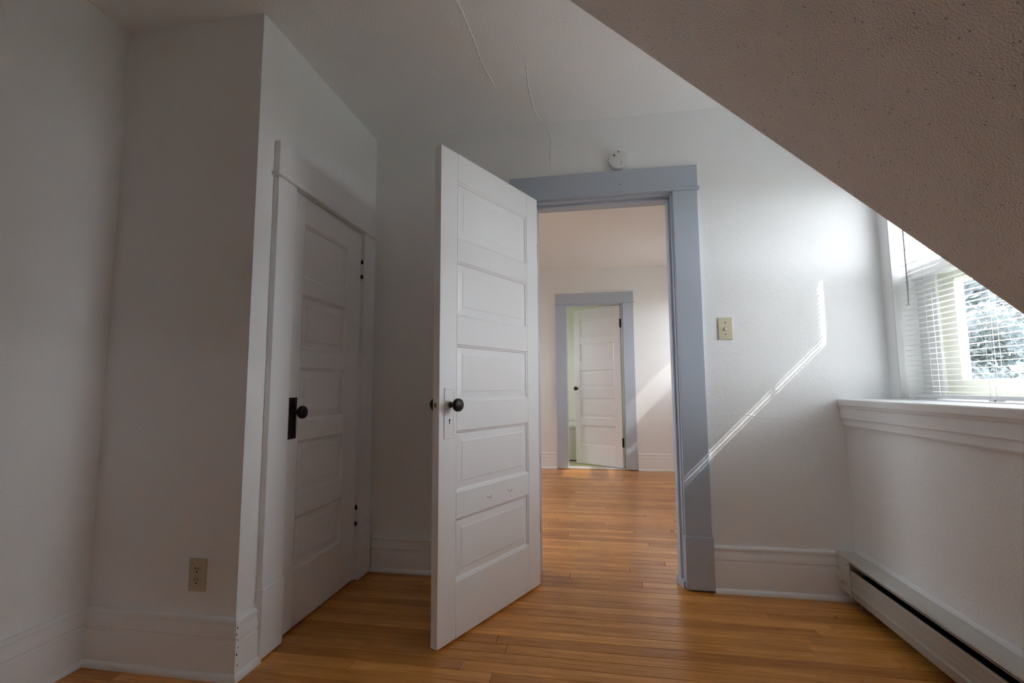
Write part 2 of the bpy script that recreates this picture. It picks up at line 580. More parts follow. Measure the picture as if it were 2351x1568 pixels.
# ------------------------------------------------------------------ door and opening casings
def casing(name, label, loc, rz, a0, a1, ztop, w, mat, zb, head_h, thick=0.025, right_w=None, jamb_depth=0.0, stop_at=None,
           plinth=0.265, bead_over=0.012, reveal=0.006, kick=True):
    """Flat craftsman casing. local frame: x along the wall, viewer at -y, wall face at y=0."""
    t = tag(empty(name, loc, rz), label, 'door frame', 'structure')
    rw = right_w if right_w is not None else w
    b = 0.003
    for x0, x1 in ((a0 - reveal - w, a0 - reveal), (a1 + reveal, a1 + reveal + rw)):
        box('side_casing', x0, x1, -thick, 0, plinth, zb, mat, t, b, 2)
        box('plinth_block', x0 - 0.004, x1 + (0.004 if x1 > a1 and right_w is None or x1 < a0 else 0.0), -thick - 0.008, 0, 0.005, plinth, mat, t, 0.005, 2)
    xl, xr = a0 - reveal - w, a1 + reveal + rw
    box('head_bead', xl - bead_over, xr + (bead_over if right_w is None else 0.002), -thick - 0.010, 0, zb, zb + 0.015, mat, t, 0.006, 2)
    box('head_casing', xl - 0.002, xr + 0.002, -thick - 0.001, 0, zb + 0.015, zb + 0.015 + head_h, mat, t, b, 2)
    if jamb_depth:
        jt = 0.022
        for x0, x1 in ((a0 - jt, a0), (a1, a1 + jt)):
            box('side_jamb', x0, x1, -0.002, jamb_depth + 0.002, 0.002, ztop + jt, mat, t, 0.002)
        box('head_jamb', a0, a1, -0.002, jamb_depth + 0.002, ztop, ztop + jt, mat, t, 0.002)
        if stop_at:
            s0, s1 = stop_at
            box('door_stop', a0, a0 + 0.012, s0, s1, 0.003, ztop, mat, t, 0.002)
            box('door_stop', a1 - 0.012, a1, s0, s1, 0.003, ztop, mat, t, 0.002)
            box('door_stop', a0 + 0.012, a1 - 0.012, s0, s1, ztop - 0.012, ztop, mat, t, 0.002)
    return t


t1 = casing('trim_1', 'blue-grey painted frame around the open doorway', (0, D, 0), 0, -0.311, 0.432, 2.043, 0.128, M['blue'], 2.052, 0.122,
            jamb_depth=T, stop_at=(0.045, T - 0.004))
# far side casing of the same opening and the small shoe that shows beside the jamb
for x0, x1 in ((-0.445, -0.317), (0.438, 0.566)):
    box('back_casing', x0, x1, T, T + 0.022, 0.0, 2.055, M['blue'], t1, 0.003)
box('back_head_casing', -0.45, 0.571, T, T + 0.022, 2.055, 2.185, M['blue'], t1, 0.003)
bm = bmesh.new()
bm_prism(bm, [(0.404, 0.075), (0.428, 0.075), (0.430, 0.0), (0.424, 0.0)], 'Z', 0.001, 0.035)
obj('jamb_shoe', bm, M['blue'], t1)
# screw hook left on the head casing
bm = bmesh.new()
bm_lathe(bm, [(0, 0), (0.005, 0), (0.006, 0.006), (0.003, 0.010), (0, 0.011)], (0.165, -0.036, 2.066), (0, -1, 0), 12)
obj('paint_knob', bm, M['blue'], t1, True)
bm = bmesh.new()
bm_lathe(bm, [(0, 0), (0.003, 0), (0.003, 0.0012), (0, 0.0012)], (0.165, -0.0255, 2.108), (0, -1, 0), 8)
obj('nail_hole', bm, M['black'], t1)

t2 = casing('trim_2', 'white painted frame around the closet door', (XC, 0, 0), math.pi / 2, 1.812, 2.427, 1.868, 0.121, M['trim'], 1.874, 0.135,
            right_w=0.128, jamb_depth=0.06, plinth=0.26, bead_over=0.016)
t3 = casing('trim_3', 'blue-grey painted frame around the bathroom doorway in the next room', (0, D2, 0), 0, -0.322, 0.370, 2.040, 0.130, M['blue'], 2.048, 0.125,
            jamb_depth=T, stop_at=None, plinth=0.245)
box('threshold', -0.322, 0.37, -0.012, T, 0.0, 0.012, M['stone'], t3, 0.004)


# ------------------------------------------------------------------ panelled doors
def panel_mesh(w, h, thick):
    """Recessed flat panel with a sticking mould and a faint raised field, both faces; centred, faces at +-thick/2 in y."""
    bm = bmesh.new()
    f = thick / 2
    rings = [(0.0, f - 0.0003), (0.003, f - 0.0035), (0.008, f - 0.0055), (0.011, f - 0.0105), (0.013, f - 0.0115), (0.040, f - 0.0085), (0.046, f - 0.0062)]
    for sgn in (-1, 1):
        prev = None
        for ins, d in rings:
            x, z = w / 2 - ins, h / 2 - ins
            r = [bm.verts.new((a * x, sgn * d, c * z)) for a, c in ((-1, -1), (1, -1), (1, 1), (-1, 1))]
            if prev:
                for i in range(4):
                    j = (i + 1) % 4
                    bm.faces.new((prev[i], prev[j], r[j], r[i]) if sgn < 0 else (prev[j], prev[i], r[i], r[j]))
            prev = r
        bm.faces.new(prev if sgn < 0 else prev[::-1])
    return bm


def door(name, label, loc, rz, width, height, z0, thick, panels, u0, u1, plate_mat, knob_u, knob_z, plate_box, mat, hinge_u=None, hinge_zs=(), back=True, key=None, cat='door'):
    """local frame: x from the hinge edge to the free edge, visible face at y=+thick/2, z up."""
    t = tag(empty(name, loc, rz), label, cat, 'structure')
    f = thick / 2
    for a, b in ((0.0, u0), (u1, width)):
        box('stile', a + (0 if a == 0 else 0.0003), b - (0.0003 if a == 0 else 0), -f, f, z0, z0 + height, mat, t, 0.0022, 2)
    zs = [(z0, panels[-1][0])] + [(panels[i][1], panels[i - 1][0]) for i in range(len(panels) - 1, 0, -1)] + [(panels[0][1], z0 + height)]
    for a, b in zs:
        box('rail', u0 + 0.0003, u1 - 0.0003, -f, f, a, b, mat, t, 0.001)
    for a, b in panels:
        obj('panel', panel_mesh(u1 - u0, b - a, thick), mat, t, loc=((u0 + u1) / 2, 0, (a + b) / 2))
    # lock plate and knob, each side
    pu0, pu1, pz0, pz1 = plate_box
    for sgn in ((1, -1) if back else (1,)):
        def Y(v):
            return sgn * (f + v)
        bm = bmesh.new()
        prev = None
        for ins, d in ((0, 0.0), (0.001, 0.003), (0.002, 0.0038), (0.008, 0.0038), (0.0095, 0.0024), (0.011, 0.0024)):
            r = [bm.verts.new((x, Y(d), z)) for x, z in ((pu0 + ins, pz0 + ins), (pu1 - ins, pz0 + ins), (pu1 - ins, pz1 - ins), (pu0 + ins, pz1 - ins))]
            if prev:
                for i in range(4):
                    j = (i + 1) % 4
                    bm.faces.new((prev[i], prev[j], r[j], r[i]))
            prev = r
        bm.faces.new(prev)
        bmesh.ops.recalc_face_normals(bm, faces=bm.faces[:])
        pl = obj('lock_plate', bm, plate_mat, t)
        bm = bmesh.new()
        kz = key if key else (pz0 * 0.65 + pz1 * 0.35)
        km = (pu0 + pu1) / 2
        bm_lathe(bm, [(0, 0), (0.0042, 0), (0.0042, 0.0006), (0, 0.0006)], (km, Y(0.0024), kz), (0, sgn, 0), 12)
        bm_prism(bm, [(km - 0.0018, kz - 0.015), (km + 0.0018, kz - 0.015), (km + 0.0014, kz), (km - 0.0014, kz)], 'Y', Y(0.0022), Y(0.003))
        obj('keyhole', bm, M['black'], pl)
        kn = bmesh.new()
        bm_lathe(kn, [(0.011, 0.0), (0.0115, 0.006), (0.0085, 0.010), (0.0085, 0.022), (0.0095, 0.026), (0.020, 0.030), (0.0265, 0.037),
                      (0.0272, 0.044), (0.0262, 0.050), (0.0235, 0.0535), (0.0222, 0.0528), (0.0190, 0.0535), (0.0182, 0.0545), (0.0128, 0.0552), (0.0120, 0.0545),
                      (0.0112, 0.0552), (0, 0.0558)], (knob_u, Y(0.0024), knob_z), (0, sgn, 0), 32)
        ko = obj('knob', kn, M['bronze'], t, True)
        rs = bmesh.new()
        bm_lathe(rs, [(0.0135, 0.0), (0.0135, 0.004), (0.0115, 0.0065), (0.009, 0.0065)], (knob_u, Y(0.0022), knob_z), (0, sgn, 0), 20)
        obj('rosette', rs, M['bronze'] if plate_mat is M['bronze'] else M['brass'], ko, True)
    # latch in the free edge
    la = box('latch_plate', width - 0.0006, width + 0.0012, -0.010, 0.010, knob_z - 0.012, knob_z + 0.012, mat, t)
    bm = bmesh.new()
    bm_prism(bm, [(-0.006, knob_z - 0.008), (0.006, knob_z - 0.008), (0.006, knob_z + 0.008), (-0.006, knob_z + 0.008)], 'X', width, width + 0.006)
    obj('latch_bolt', bm, M['brass'], la)
    return t


PAN = [(1.648, 1.905), (1.312, 1.550), (0.950, 1.191), (0.578, 0.829), (0.226, 0.474)]
ang = math.atan2(-0.9026, -0.4305)     # direction from hinge edge to free edge
fx, fy = -0.286, 2.520                  # visible face corner at the hinge
nx, ny = -0.9026, 0.4305                # into the leaf
d1 = door('door_1', 'open white five-panel door with dark knob and hooks swung in from the doorway', (fx + nx * 0.0175, fy + ny * 0.0175, 0), ang, 0.752, 2.020, 0.010, 0.035, PAN,
          0.104, 0.647, M['door'], 0.690, 0.938, (0.661, 0.724, 0.801, 1.007), M['door'], key=0.876)
for u in (0.443, 0.284):
    bm = bmesh.new()
    bm_tube(bm, [(u, 0.0165, 0.525), (u, 0.0275, 0.525), (u - 0.001, 0.0355, 0.523), (u - 0.002, 0.0395, 0.530), (u - 0.002, 0.0395, 0.536)], 0.0022, 8)
    obj('coat_hook', bm, M['door'], d1, True)
for zz in (1.74, 0.30):
    hg = box('hinge', -0.003, 0.0, -0.0165, 0.0165, zz - 0.045, zz + 0.045, M['bronze'], d1)
    bm = bmesh.new()
    bm_lathe(bm, [(0, -0.05), (0.004, -0.05), (0.006, -0.045), (0.006, 0.045), (0.004, 0.05), (0, 0.05)], (-0.004, -0.0215, zz), (0, 0, 1), 12)
    obj('hinge_barrel', bm, M['bronze'], hg, True)

CP = [(1.498, 1.745), (1.180, 1.424), (0.866, 1.100), (0.552, 0.783), (0.240, 0.462)]
# closet door: hinged on the right (far) edge, so x runs from y=2.425 towards the viewer
d2 = door('door_2', 'closed white five-panel closet door with dark lock plate', (XC + 0.006 - 0.0175, 2.425, 0), -math.pi / 2, 0.611, 1.853, 0.012, 0.035,
          [(a, b) for a, b in CP], 0.140, 0.522, M['bronze'], 0.566, 0.908, (0.541, 0.594, 0.795, 0.970), M['trim'], back=False)
for zz in (1.665, 0.335):
    hg = box('hinge', -0.012, -0.001, 0.010, 0.0178, zz - 0.052, zz + 0.052, M['trim'], d2)
    for k in range(5):
        bm = bmesh.new()
        za = zz - 0.05 + k * 0.02
        bm_lathe(bm, [(0, za), (0.006, za + 0.001), (0.0065, za + 0.010), (0.006, za + 0.0185), (0, za + 0.019)], (-0.003, 0.0225, 0), (0, 0, 1), 12)
        obj('hinge_knuckle', bm, M['bronze'] if k in (0, 4) else M['trim'], hg, True)
    for e in (zz - 0.053, zz + 0.047):
        bm = bmesh.new()
        bm_lathe(bm, [(0, e), (0.004, e + 0.001), (0.005, e + 0.004), (0.003, e + 0.007), (0, e + 0.008)], (-0.003, 0.0225, 0), (0, 0, 1), 10)
        obj('hinge_finial', bm, M['bronze'], hg, True)

PB = [(1.655, 1.905), (1.325, 1.572), (0.985, 1.224), (0.605, 0.862), (0.255, 0.510)]
ang3 = math.atan2(0.544, -0.839)
d3 = door('door_3', 'half-open white five-panel bathroom door with brown knob in the far doorway', (0.356 + 0.544 * -0.0175 * 1.0, 6.062 + 0.839 * 0.0175, 0), ang3, 0.695, 2.012, 0.018, 0.035, PB,
          0.095, 0.610, M['door'], 0.652, 0.985, (0.622, 0.682, 0.85, 1.04), M['door'], key=0.925)
for zz in (1.80, 0.32):
    hg = box('hinge', -0.004, 0.0, -0.014, 0.0165, zz - 0.055, zz + 0.055, M['bronze'], d3)
    bm = bmesh.new()
    bm_lathe(bm, [(0, -0.055), (0.005, -0.055), (0.006, -0.05), (0.006, 0.05), (0.005, 0.055), (0, 0.055)], (-0.003, 0.020, zz), (0, 0, 1), 10)
    obj('hinge_barrel', bm, M['bronze'], hg, True)


# ------------------------------------------------------------------ baseboards
def base_profile(h):
    return [(0.0, 0.0), (0.019, 0.0), (0.0195, h - 0.082), (0.018, h - 0.076), (0.0145, h - 0.074), (0.0145, h - 0.068), (0.0185, h - 0.064), (0.0185, h - 0.054),
            (0.0165, h - 0.044), (0.0135, h - 0.036), (0.0115, h - 0.026), (0.0115, h - 0.020), (0.0145, h - 0.018), (0.0150, h - 0.010), (0.0115, h - 0.004), (0.006, h), (0.0, h)]


def shoe_profile(off):
    r = 0.021
    return [(off, 0.0)] + [(off + r * 0.85 * math.cos(a), r * math.sin(a)) for a in [math.pi / 2 * k / 6 for k in range(7)]] + [(off, r)]


def run(bm, p0, p1, n, prof, m0, m1):
    """profile (depth, z) along p0->p1, depth along n; m = +1 outside mitre, -1 inside mitre, 0 square."""
    p0, p1, n = Vector((*p0, 0)), Vector((*p1, 0)), Vector((*n, 0))
    d = (p1 - p0).normalized()
    A = [bm.verts.new(p0 + n * u - d * (m0 * u) + Vector((0, 0, z))) for u, z in prof]
    B = [bm.verts.new(p1 + n * u + d * (m1 * u) + Vector((0, 0, z))) for u, z in prof]
    k = len(prof)
    for i in range(k):
        j = (i + 1) % k
        bm.faces.new((A[i], A[j], B[j], B[i]))
    bm.faces.new(A[::-1])
    bm.faces.new(B)
    bmesh.ops.recalc_face_normals(bm, faces=bm.faces[:])


def baseboard(name, label, p0, p1, n, h, m0=0, m1=0, mat=None):
    mat = mat or M['trim']
    bm = bmesh.new()
    run(bm, p0, p1, n, base_profile(h), m0, m1)
    o = structure(obj(name, bm, mat, smooth=True), label, 'baseboard')
    bm = bmesh.new()
    run(bm, p0, p1, n, shoe_profile(0.0195), m0, m1)
    obj('shoe_moulding', bm, mat, o, True)
    return o


baseboard('baseboard_left', 'white moulded baseboard along the left wall', (XL, YB), (XL, YC), (1, 0), 0.205, 0, -1)
baseboard('baseboard_closet_front', 'chipped white baseboard under the outlet', (XL, YC), (XC, YC), (0, -1), 0.200, -1, 1)
baseboard('baseboard_closet_side', 'short white baseboard between closet corner and closet door frame', (XC, YC), (XC, 1.681), (1, 0), 0.193, 1, 0)
bs = bpy.data.objects['baseboard_closet_side']
rnd = random.Random(21)
for zc, r in ((0.172, 0.004), (0.150, 0.0035), (0.105, 0.003), (0.082, 0.004), (0.045, 0.003), (0.131, 0.0025)):
    yy = YC - 0.019 + rnd.uniform(0.004, 0.012)
    xx = XC + (0.0198 if zc < 0.115 else 0.0190)
    bm = bmesh.new()
    bm.faces.new([bm.verts.new((xx, yy + r * rnd.uniform(0.5, 1) * math.cos(a), zc + r * rnd.uniform(0.6, 1.6) * math.sin(a))) for a in [k * math.pi / 3 for k in range(6)]])
    obj('paint_chip', bm, M['dark'], bs)
baseboard('baseboard_far_left', 'shaded white baseboard behind the open door', (XC + 0.03, D), (-0.450, D), (0, -1), 0.184, 0, 0)
baseboard('baseboard_far_right', 'white moulded baseboard between doorway and heater', (0.567, D), (XR - 0.002, D), (0, -1), 0.220, 0, 0)
baseboard('baseboard_next_left', 'white baseboard left of the bathroom doorway', (XL, D2), (-0.463, D2), (0, -1), 0.195, 0, 0)
baseboard('baseboard_next_right', 'white baseboard right of the bathroom doorway', (0.511, D2), (XW, D2), (0, -1), 0.200, 0, 0)

# ------------------------------------------------------------------ window stool and apron
t4 = structure(empty('trim_4', (XR, YS, 0)), 'white wooden window stool and stepped apron on the knee wall', 'window sill')
box('stool', -0.034, XW - XR + 0.06, 0.001, D - YS, 0.909, 0.942, M['trim'], t4, 0.005, 2)
bm = bmesh.new()
bm_prism(bm, [(0.0, 0.909), (-0.026, 0.909), (-0.026, 0.903), (-0.022, 0.895), (-0.021, 0.852), (-0.018, 0.846), (0.0, 0.846)], 'Y', 0.001, D - YS)
obj('apron', bm, M['trim'], t4)
bm = bmesh.new()
bm_prism(bm, [(0.0, 0.846), (-0.015, 0.846), (-0.0145, 0.818), (-0.011, 0.811), (0.0, 0.811)], 'Y', 0.001, D - YS)
obj('apron_strip', bm, M['trim'], t4)


# ------------------------------------------------------------------ windows
def pane(x, y0, y1, z0, z1, mat, parent):
    bm = bmesh.new()
    bm.faces.new([bm.verts.new(p) for p in ((x, y0, z0), (x, y1, z0), (x, y1, z1), (x, y0, z1))])
    return obj('pane', bm, mat, parent)


def window(name, label, wy0, wy1):
    t = structure(empty(name, (XW, wy0, 0)), label, 'window')
    W = wy1 - wy0
    z0, z1 = WZ0, WZ1
    mt = M['frame']
    # lining
    box('jamb', -0.002, 0.205, -0.001, 0.010, z0, z1, mt, t, 0.001)
    box('jamb', -0.002, 0.205, W - 0.010, W + 0.001, z0, z1, mt, t, 0.001)
    box('head_jamb', -0.002, 0.205, 0.010, W - 0.010, z1 - 0.012, z1 + 0.001, mt, t, 0.001)
    box('outer_sill', 0.055, 0.26, 0.0, W, z0 - 0.02, z0 + 0.018, mt, t)
    # inner stop boards and meeting board
    for s in (0, 1):
        a, b = (0.010, 0.140) if s == 0 else (W - 0.140, W - 0.010)
        box('stop_board', 0.096, 0.108, a, b, z0 + 0.018, 1.50, mt, t, 0.003)
    box('meeting_board', 0.074, 0.112, 0.010, W - 0.010, 1.50, 1.560, mt, t, 0.004)
    # lower sash
    lo = obj('sash', _sash(0.112, 0.142, 0.120, W - 0.120, z0 + 0.018, 1.535, 0.105, 0.07, 0.075), M['sash'], t)
    pane(0.127, 0.22, W - 0.22, z0 + 0.08, 1.47, M['glass'], lo)
    # storm frame strips outside the lower sash
    st = obj('storm_frame', _sash(0.1425, 0.149, 0.165, W - 0.165, z0 + 0.018, 1.53, 0.060, 0.03, 0.03), M['sash_green'], t)
    # upper sash
    up = obj('sash', _sash(0.160, 0.192, 0.010, W - 0.010, 1.53, z1 - 0.012, 0.0600, 0.05, 0.05), mt, t)
    pane(0.176, 0.075, W - 0.075, 1.575, z1 - 0.06, M['glass'], up)
    return t


def _sash(x0, x1, y0, y1, z0, z1, st, rb, rt):
    bm = bmesh.new()
    bm_box(bm, x0, x1, y0, y0 + st, z0, z1, 0.003)
    bm_box(bm, x0, x1, y1 - st, y1, z0, z1, 0.003)
    bm_box(bm, x0, x1, y0 + st, y1 - st, z0, z0 + rb, 0.003)
    bm_box(bm, x0, x1, y0 + st, y1 - st, z1 - rt, z1, 0.003)
    return bm


window('window_1', 'bright dormer window with lower sash behind the white blind', *WIN[0])
window('window_2', 'window lighting the next room, out of view beside the doorway', *WIN[1])
# unseen window added to light the bathroom
t = structure(empty('added_bath_window', (BX0, 6.55, 1.2)), 'unseen window added to light the bathroom', 'window')
obj('sash', _sash(-0.06, -0.03, 0.0, 0.6, 0.0, 0.75, 0.05, 0.05, 0.05), M['trim'], t)
pane(-0.045, 0.045, 0.555, 0.045, 0.705, M['glass'], t)


t = structure(empty('added_fill_window', (XL, 3.1, 0.95)), 'added side window giving the next room fill light, out of view', 'window')  # added out of view to brighten the next room
obj('sash', _sash(-0.07, -0.03, 0.0, 0.80, 0.0, 1.05, 0.055, 0.07, 0.055), M['trim'], t)
pane(-0.05, 0.05, 0.75, 0.065, 1.0, M['glass'], t)


# ------------------------------------------------------------------ blinds
SLP = 0.0235


def slat_mesh(L, twist=0.0):
    """A curved 25 mm slat with rounded ends along y, centred; twist (degrees) bends its far end section."""
    me = bpy.data.meshes.new('slat')
    vs, fs = [], []
    w = 0.0125
    prof = [(-w, -0.0011), (-w * 0.35, 0.0005), (w * 0.35, 0.0005), (w, -0.0011)]
    ends = [0.009, 0.0, 0.0, 0.009]
    stations = [(-L / 2, 1, 0.0), (L / 2 - 0.285, 0, 0.0), (L / 2 - 0.235, 0, twist), (L / 2, -1, twist)] if twist else [(-L / 2, 1, 0.0), (L / 2, -1, 0.0)]
    for y, s_, tw in stations:
        c, n = math.cos(math.radians(tw)), math.sin(math.radians(tw))
        for (x, z), e in zip(prof, ends):
            vs.append((x * c + z * n, y + s_ * e, -x * n + z * c))
    for k in range(len(stations) - 1):
        for i in range(3):
            a = 4 * k + i
            fs.append((a, a + 1, a + 5, a + 4))
    me.from_pydata(vs, [], fs)
    me.materials.append(M['slat'])
    me.polygons.foreach_set('use_smooth', [True] * len(fs))
    return me


def blind(label, wy0, wy1, tilt_fn, wand=True, bent=()):
    W = wy1 - wy0 - 0.060
    yc = (wy0 + wy1) / 2
    t = tag(empty('window_blind', (XW + 0.026, yc, WZ0 + 0.001)), label, 'blind')
    zt = WZ1 - WZ0 - 0.002
    box('head_rail', -0.014, 0.014, -W / 2, W / 2, zt - 0.030, zt - 0.002, M['slat'], t, 0.002)
    box('bottom_rail', -0.013, 0.013, -W / 2 + 0.002, W / 2 - 0.002, 0.006, 0.022, M['slat'], t, 0.004, 2)
    me = slat_mesh(W)
    z = 0.034
    rnd = random.Random(3)
    while z < zt - 0.036:
        tw = next((q for a, b, q in bent if a < z + WZ0 < b), 0.0)
        o = bpy.data.objects.new('slat', slat_mesh(W, tw) if tw else me)
        COL.objects.link(o)
        o.parent = t
        o.location = (0, 0, z)
        o.rotation_euler = (0, math.radians(tilt_fn(z + WZ0) + rnd.uniform(-0.6, 0.6)), 0)
        z += SLP
    for y in (-W / 2 + 0.17, -W / 2 + 0.47, W / 2 - 0.47, W / 2 - 0.17):
        bm = bmesh.new()
        for x in (-0.0132, 0.0132):
            bm_tube(bm, [(x, y, 0.010), (x, y, zt - 0.02)], 0.0007, 5)
        obj('ladder_cord', bm, M['cord'], t)
        box('rail_clip', -0.010, 0.010, y - 0.016, y + 0.016, 0.001, 0.006, M['slat'], t)
    if wand:
        bm = bmesh.new()
        yw = W / 2 - 0.075
        bm_tube(bm, [(-0.020, yw, 0.425), (-0.020, yw, 0.44), (-0.019, yw, zt - 0.06), (-0.013, yw, zt - 0.035)], [0.0035, 0.0042, 0.0036, 0.002], 6)
        obj('tilt_wand', bm, M['wand'], t)
    return t


blind('white horizontal slat blind lowered over the dormer window', *WIN[0],
      lambda z: 0.0, bent=((1.472, 1.545, -26.0), (1.125, 1.175, -11.0)))
blind('white horizontal slat blind of the next room window, out of view', *WIN[1],
      lambda z: -18 if (1.48 < z < 1.84 or 1.22 < z < 1.30) else 0.0, wand=False)

# ------------------------------------------------------------------ baseboard heater
hx = XR
t = tag(empty('baseboard_heater', (hx, 2.596, 0)), 'long off-white electric baseboard heater with dark slot on the floor under the window', 'heater')
HL = 2.0   # runs towards the viewer
box('back_plate', -0.012, -0.001, -HL, 0, 0.002, 0.216, M['dark'], t)  # dark colour stands in for the shade behind and under the heater
bm = bmesh.new()
bm_prism(bm, [(-0.001, 0.216), (-0.001, 0.2185), (-0.080, 0.2215), (-0.0865, 0.2195), (-0.0885, 0.2135), (-0.0865, 0.2120), (-0.0850, 0.2160), (-0.080, 0.2185), (-0.012, 0.2160)], 'Y', -HL, 0)
obj('top_cover', bm, M['heater'], t)
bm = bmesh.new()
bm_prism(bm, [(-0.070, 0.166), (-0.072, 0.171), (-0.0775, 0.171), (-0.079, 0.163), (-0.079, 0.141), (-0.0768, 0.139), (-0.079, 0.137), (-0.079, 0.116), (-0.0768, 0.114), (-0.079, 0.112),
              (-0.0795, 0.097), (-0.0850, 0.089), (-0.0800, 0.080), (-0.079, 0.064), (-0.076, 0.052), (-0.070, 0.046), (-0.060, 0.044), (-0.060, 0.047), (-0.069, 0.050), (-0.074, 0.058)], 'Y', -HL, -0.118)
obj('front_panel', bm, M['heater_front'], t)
bm = bmesh.new()
bm_prism(bm, [(-0.0835, 0.2045), (-0.0835, 0.2025), (-0.072, 0.2015), (-0.072, 0.2045)], 'Y', -HL, -0.118)
obj('air_deflector', bm, M['heater'], t)
box('heating_element', -0.058, -0.014, -HL + 0.01, -0.125, 0.085, 0.150, M['black'], t)
box('slot_shade_fill', -0.062, -0.0125, -HL + 0.01, -0.122, 0.186, 0.2155, M['black'], t)  # black block that paints the shade inside the slot
# junction box end with thermostat knob
bm = bmesh.new()
bm_prism(bm, [(-0.012, 0.050), (-0.075, 0.050), (-0.082, 0.060), (-0.082, 0.196), (-0.0785, 0.2085), (-0.012, 0.2155)], 'Y', -0.112, -0.004)
obj('end_cap', bm, M['heater'], t)
box('end_strip', -0.0845, -0.078, -0.1175, -0.108, 0.05, 0.205, M['heater'], t, 0.001)
box('foot', -0.050, -0.012, -0.130, -0.122, 0.0, 0.050, M['heater_front'], t)
box('foot', -0.066, -0.012, -HL + 0.02, -HL + 0.04, 0.0, 0.050, M['dark'], t)
bm = bmesh.new()
bm_lathe(bm, [(0.034, 0), (0.034, 0.004), (0.026, 0.007), (0.025, 0.022), (0.021, 0.026), (0, 0.0265)], (-0.082, -0.055, 0.122), (-1, 0, 0), 28)
kn = obj('thermostat_knob', bm, M['heater'], t, True)
box('knob_grip', -0.1115, -0.1055, -0.058, -0.052, 0.104, 0.140, M['heater'], kn, 0.001)
bm = bmesh.new()
bm_lathe(bm, [(0, 0), (0.004, 0), (0.004, 0.0015), (0, 0.002)], (-0.082, -0.09, 0.185), (-1, 0, 0), 12)
obj('screw', bm, M['grey'], t)

bm = bmesh.new()
rnd = random.Random(5)
pr = []
for i in range(60):
    y = D - 0.002 - i * 0.045
    a = 0.019 + rnd.uniform(-0.003, 0.003)
    pr.append([bm.verts.new(p) for p in ((XR, y, 0.219), (XR - 0.006, y, 0.2195), (XR - 0.004, y, 0.219 + a * 0.6), (XR, y, 0.219 + a))])
for a, b in zip(pr[:-1], pr[1:]):
    for k in range(3):
        bm.faces.new((a[k], a[k + 1], b[k + 1], b[k]))
obj('caulk_bead', bm, M['trim'], bpy.data.objects['wall_right'], True)

# ------------------------------------------------------------------ outlet
t = tag(empty('wall_outlet', (-1.432, YC, 0.337)), 'yellowed ivory duplex electrical outlet on the shaded closet wall', 'outlet')
bm = bmesh.new()
bm_box(bm, -0.035, 0.035, -0.0055, 0.0, -0.057, 0.057, 0.002, 2)
pl = obj('cover_plate', bm, M['beige'], t)
for dz in (0.0195, -0.0195):
    bm = bmesh.new()
    poly = []
    for k in range(24):
        a = 2 * math.pi * k / 24
        poly.append((0.0172 * math.cos(a), dz + max(-0.0142, min(0.0142, 0.0172 * math.sin(a)))))
    bm_prism(bm, poly, 'Y', -0.0072, -0.005)
    rc = obj('receptacle', bm, M['beige'], t)
    for x, hh in ((-0.0063, 0.0045), (0.0063, 0.0036)):
        box('slot', x - 0.0015, x + 0.0015, -0.00745, -0.007, dz + 0.0045 - hh, dz + 0.0045 + hh, M['black'], rc)
    bm = bmesh.new()
    bm_lathe(bm, [(0, 0), (0.0031, 0), (0.0031, 0.0005), (0, 0.0003)], (0, -0.0071, dz - 0.0078), (0, -1, 0), 12)
    obj('ground_hole', bm, M['black'], rc)
bm = bmesh.new()
bm_lathe(bm, [(0, 0), (0.003, 0), (0.0027, 0.001), (0, 0.0012)], (0, -0.0055, 0), (0, -1, 0), 12)
obj('screw', bm, M['beige'], t)

# ------------------------------------------------------------------ light switch
t = tag(empty('light_switch', (0.678, D, 1.305)), 'ivory toggle light switch on the white wall right of the doorway', 'switch')
bm = bmesh.new()
bm_box(bm, -0.035, 0.035, -0.006, 0.0, -0.0575, 0.0575, 0.0022, 2)
obj('cover_plate', bm, M['ivory'], t)
for dz in (0.030, -0.030):
    bm = bmesh.new()
    bm_lathe(bm, [(0, 0), (0.0032, 0), (0.0028, 0.001), (0, 0.0012)], (0, -0.006, dz), (0, -1, 0), 12)
    obj('screw', bm, M['bronze'], t)
box('toggle_collar', -0.005, 0.005, -0.0072, -0.005, -0.0118, 0.0118, M['ivory'], t, 0.0006)
bm = bmesh.new()
bm_prism(bm, [(-0.006, 0.005), (-0.0075, 0.004), (-0.018, -0.0065), (-0.0175, -0.0105), (-0.0135, -0.0105), (-0.006, -0.006)], 'X', -0.0042, 0.0042)
obj('toggle', bm, M['toggle'], t)

# ------------------------------------------------------------------ smoke detector
t = tag(empty('smoke_detector', (0.160, D, 2.251)), 'round white smoke detector on the wall above the doorway', 'detector')
bm = bmesh.new()
bm_lathe(bm, [(0, 0), (0.046, 0.0), (0.046, 0.008), (0.0515, 0.009), (0.0530, 0.012), (0.0525, 0.026), (0.0505, 0.0315), (0.046, 0.0335), (0, 0.0340)], (0, 0, 0), (0, -1, 0), 48)
obj('housing', bm, M['plastic'], t, True)
for x, z, r, m in ((-0.022, 0.021, 0.0065, 'grey'), (0.002, 0.040, 0.0036, 'black')):
    bm = bmesh.new()
    bm_lathe(bm, [(0, 0.0), (r, 0.0), (r, 0.0012), (r * 0.8, 0.0016), (0, 0.0016)], (x, -0.0333, z), (0, -1, 0), 16)
    obj('test_button' if r > 0.005 else 'horn_hole', bm, M[m], t)
fc = bpy.data.curves.new('lettering', 'FONT')
fc.body = 'TEST'
fc.size = 0.0135
fc.extrude = 0.0002
fc.align_x = 'CENTER'
fc.align_y = 'CENTER'
fc.materials.append(M['print'])
tmp = bpy.data.objects.new('lettering_curve', fc)
COL.objects.link(tmp)
bpy.context.view_layer.update()
lme = bpy.data.meshes.new_from_object(tmp.evaluated_get(bpy.context.evaluated_depsgraph_get()))
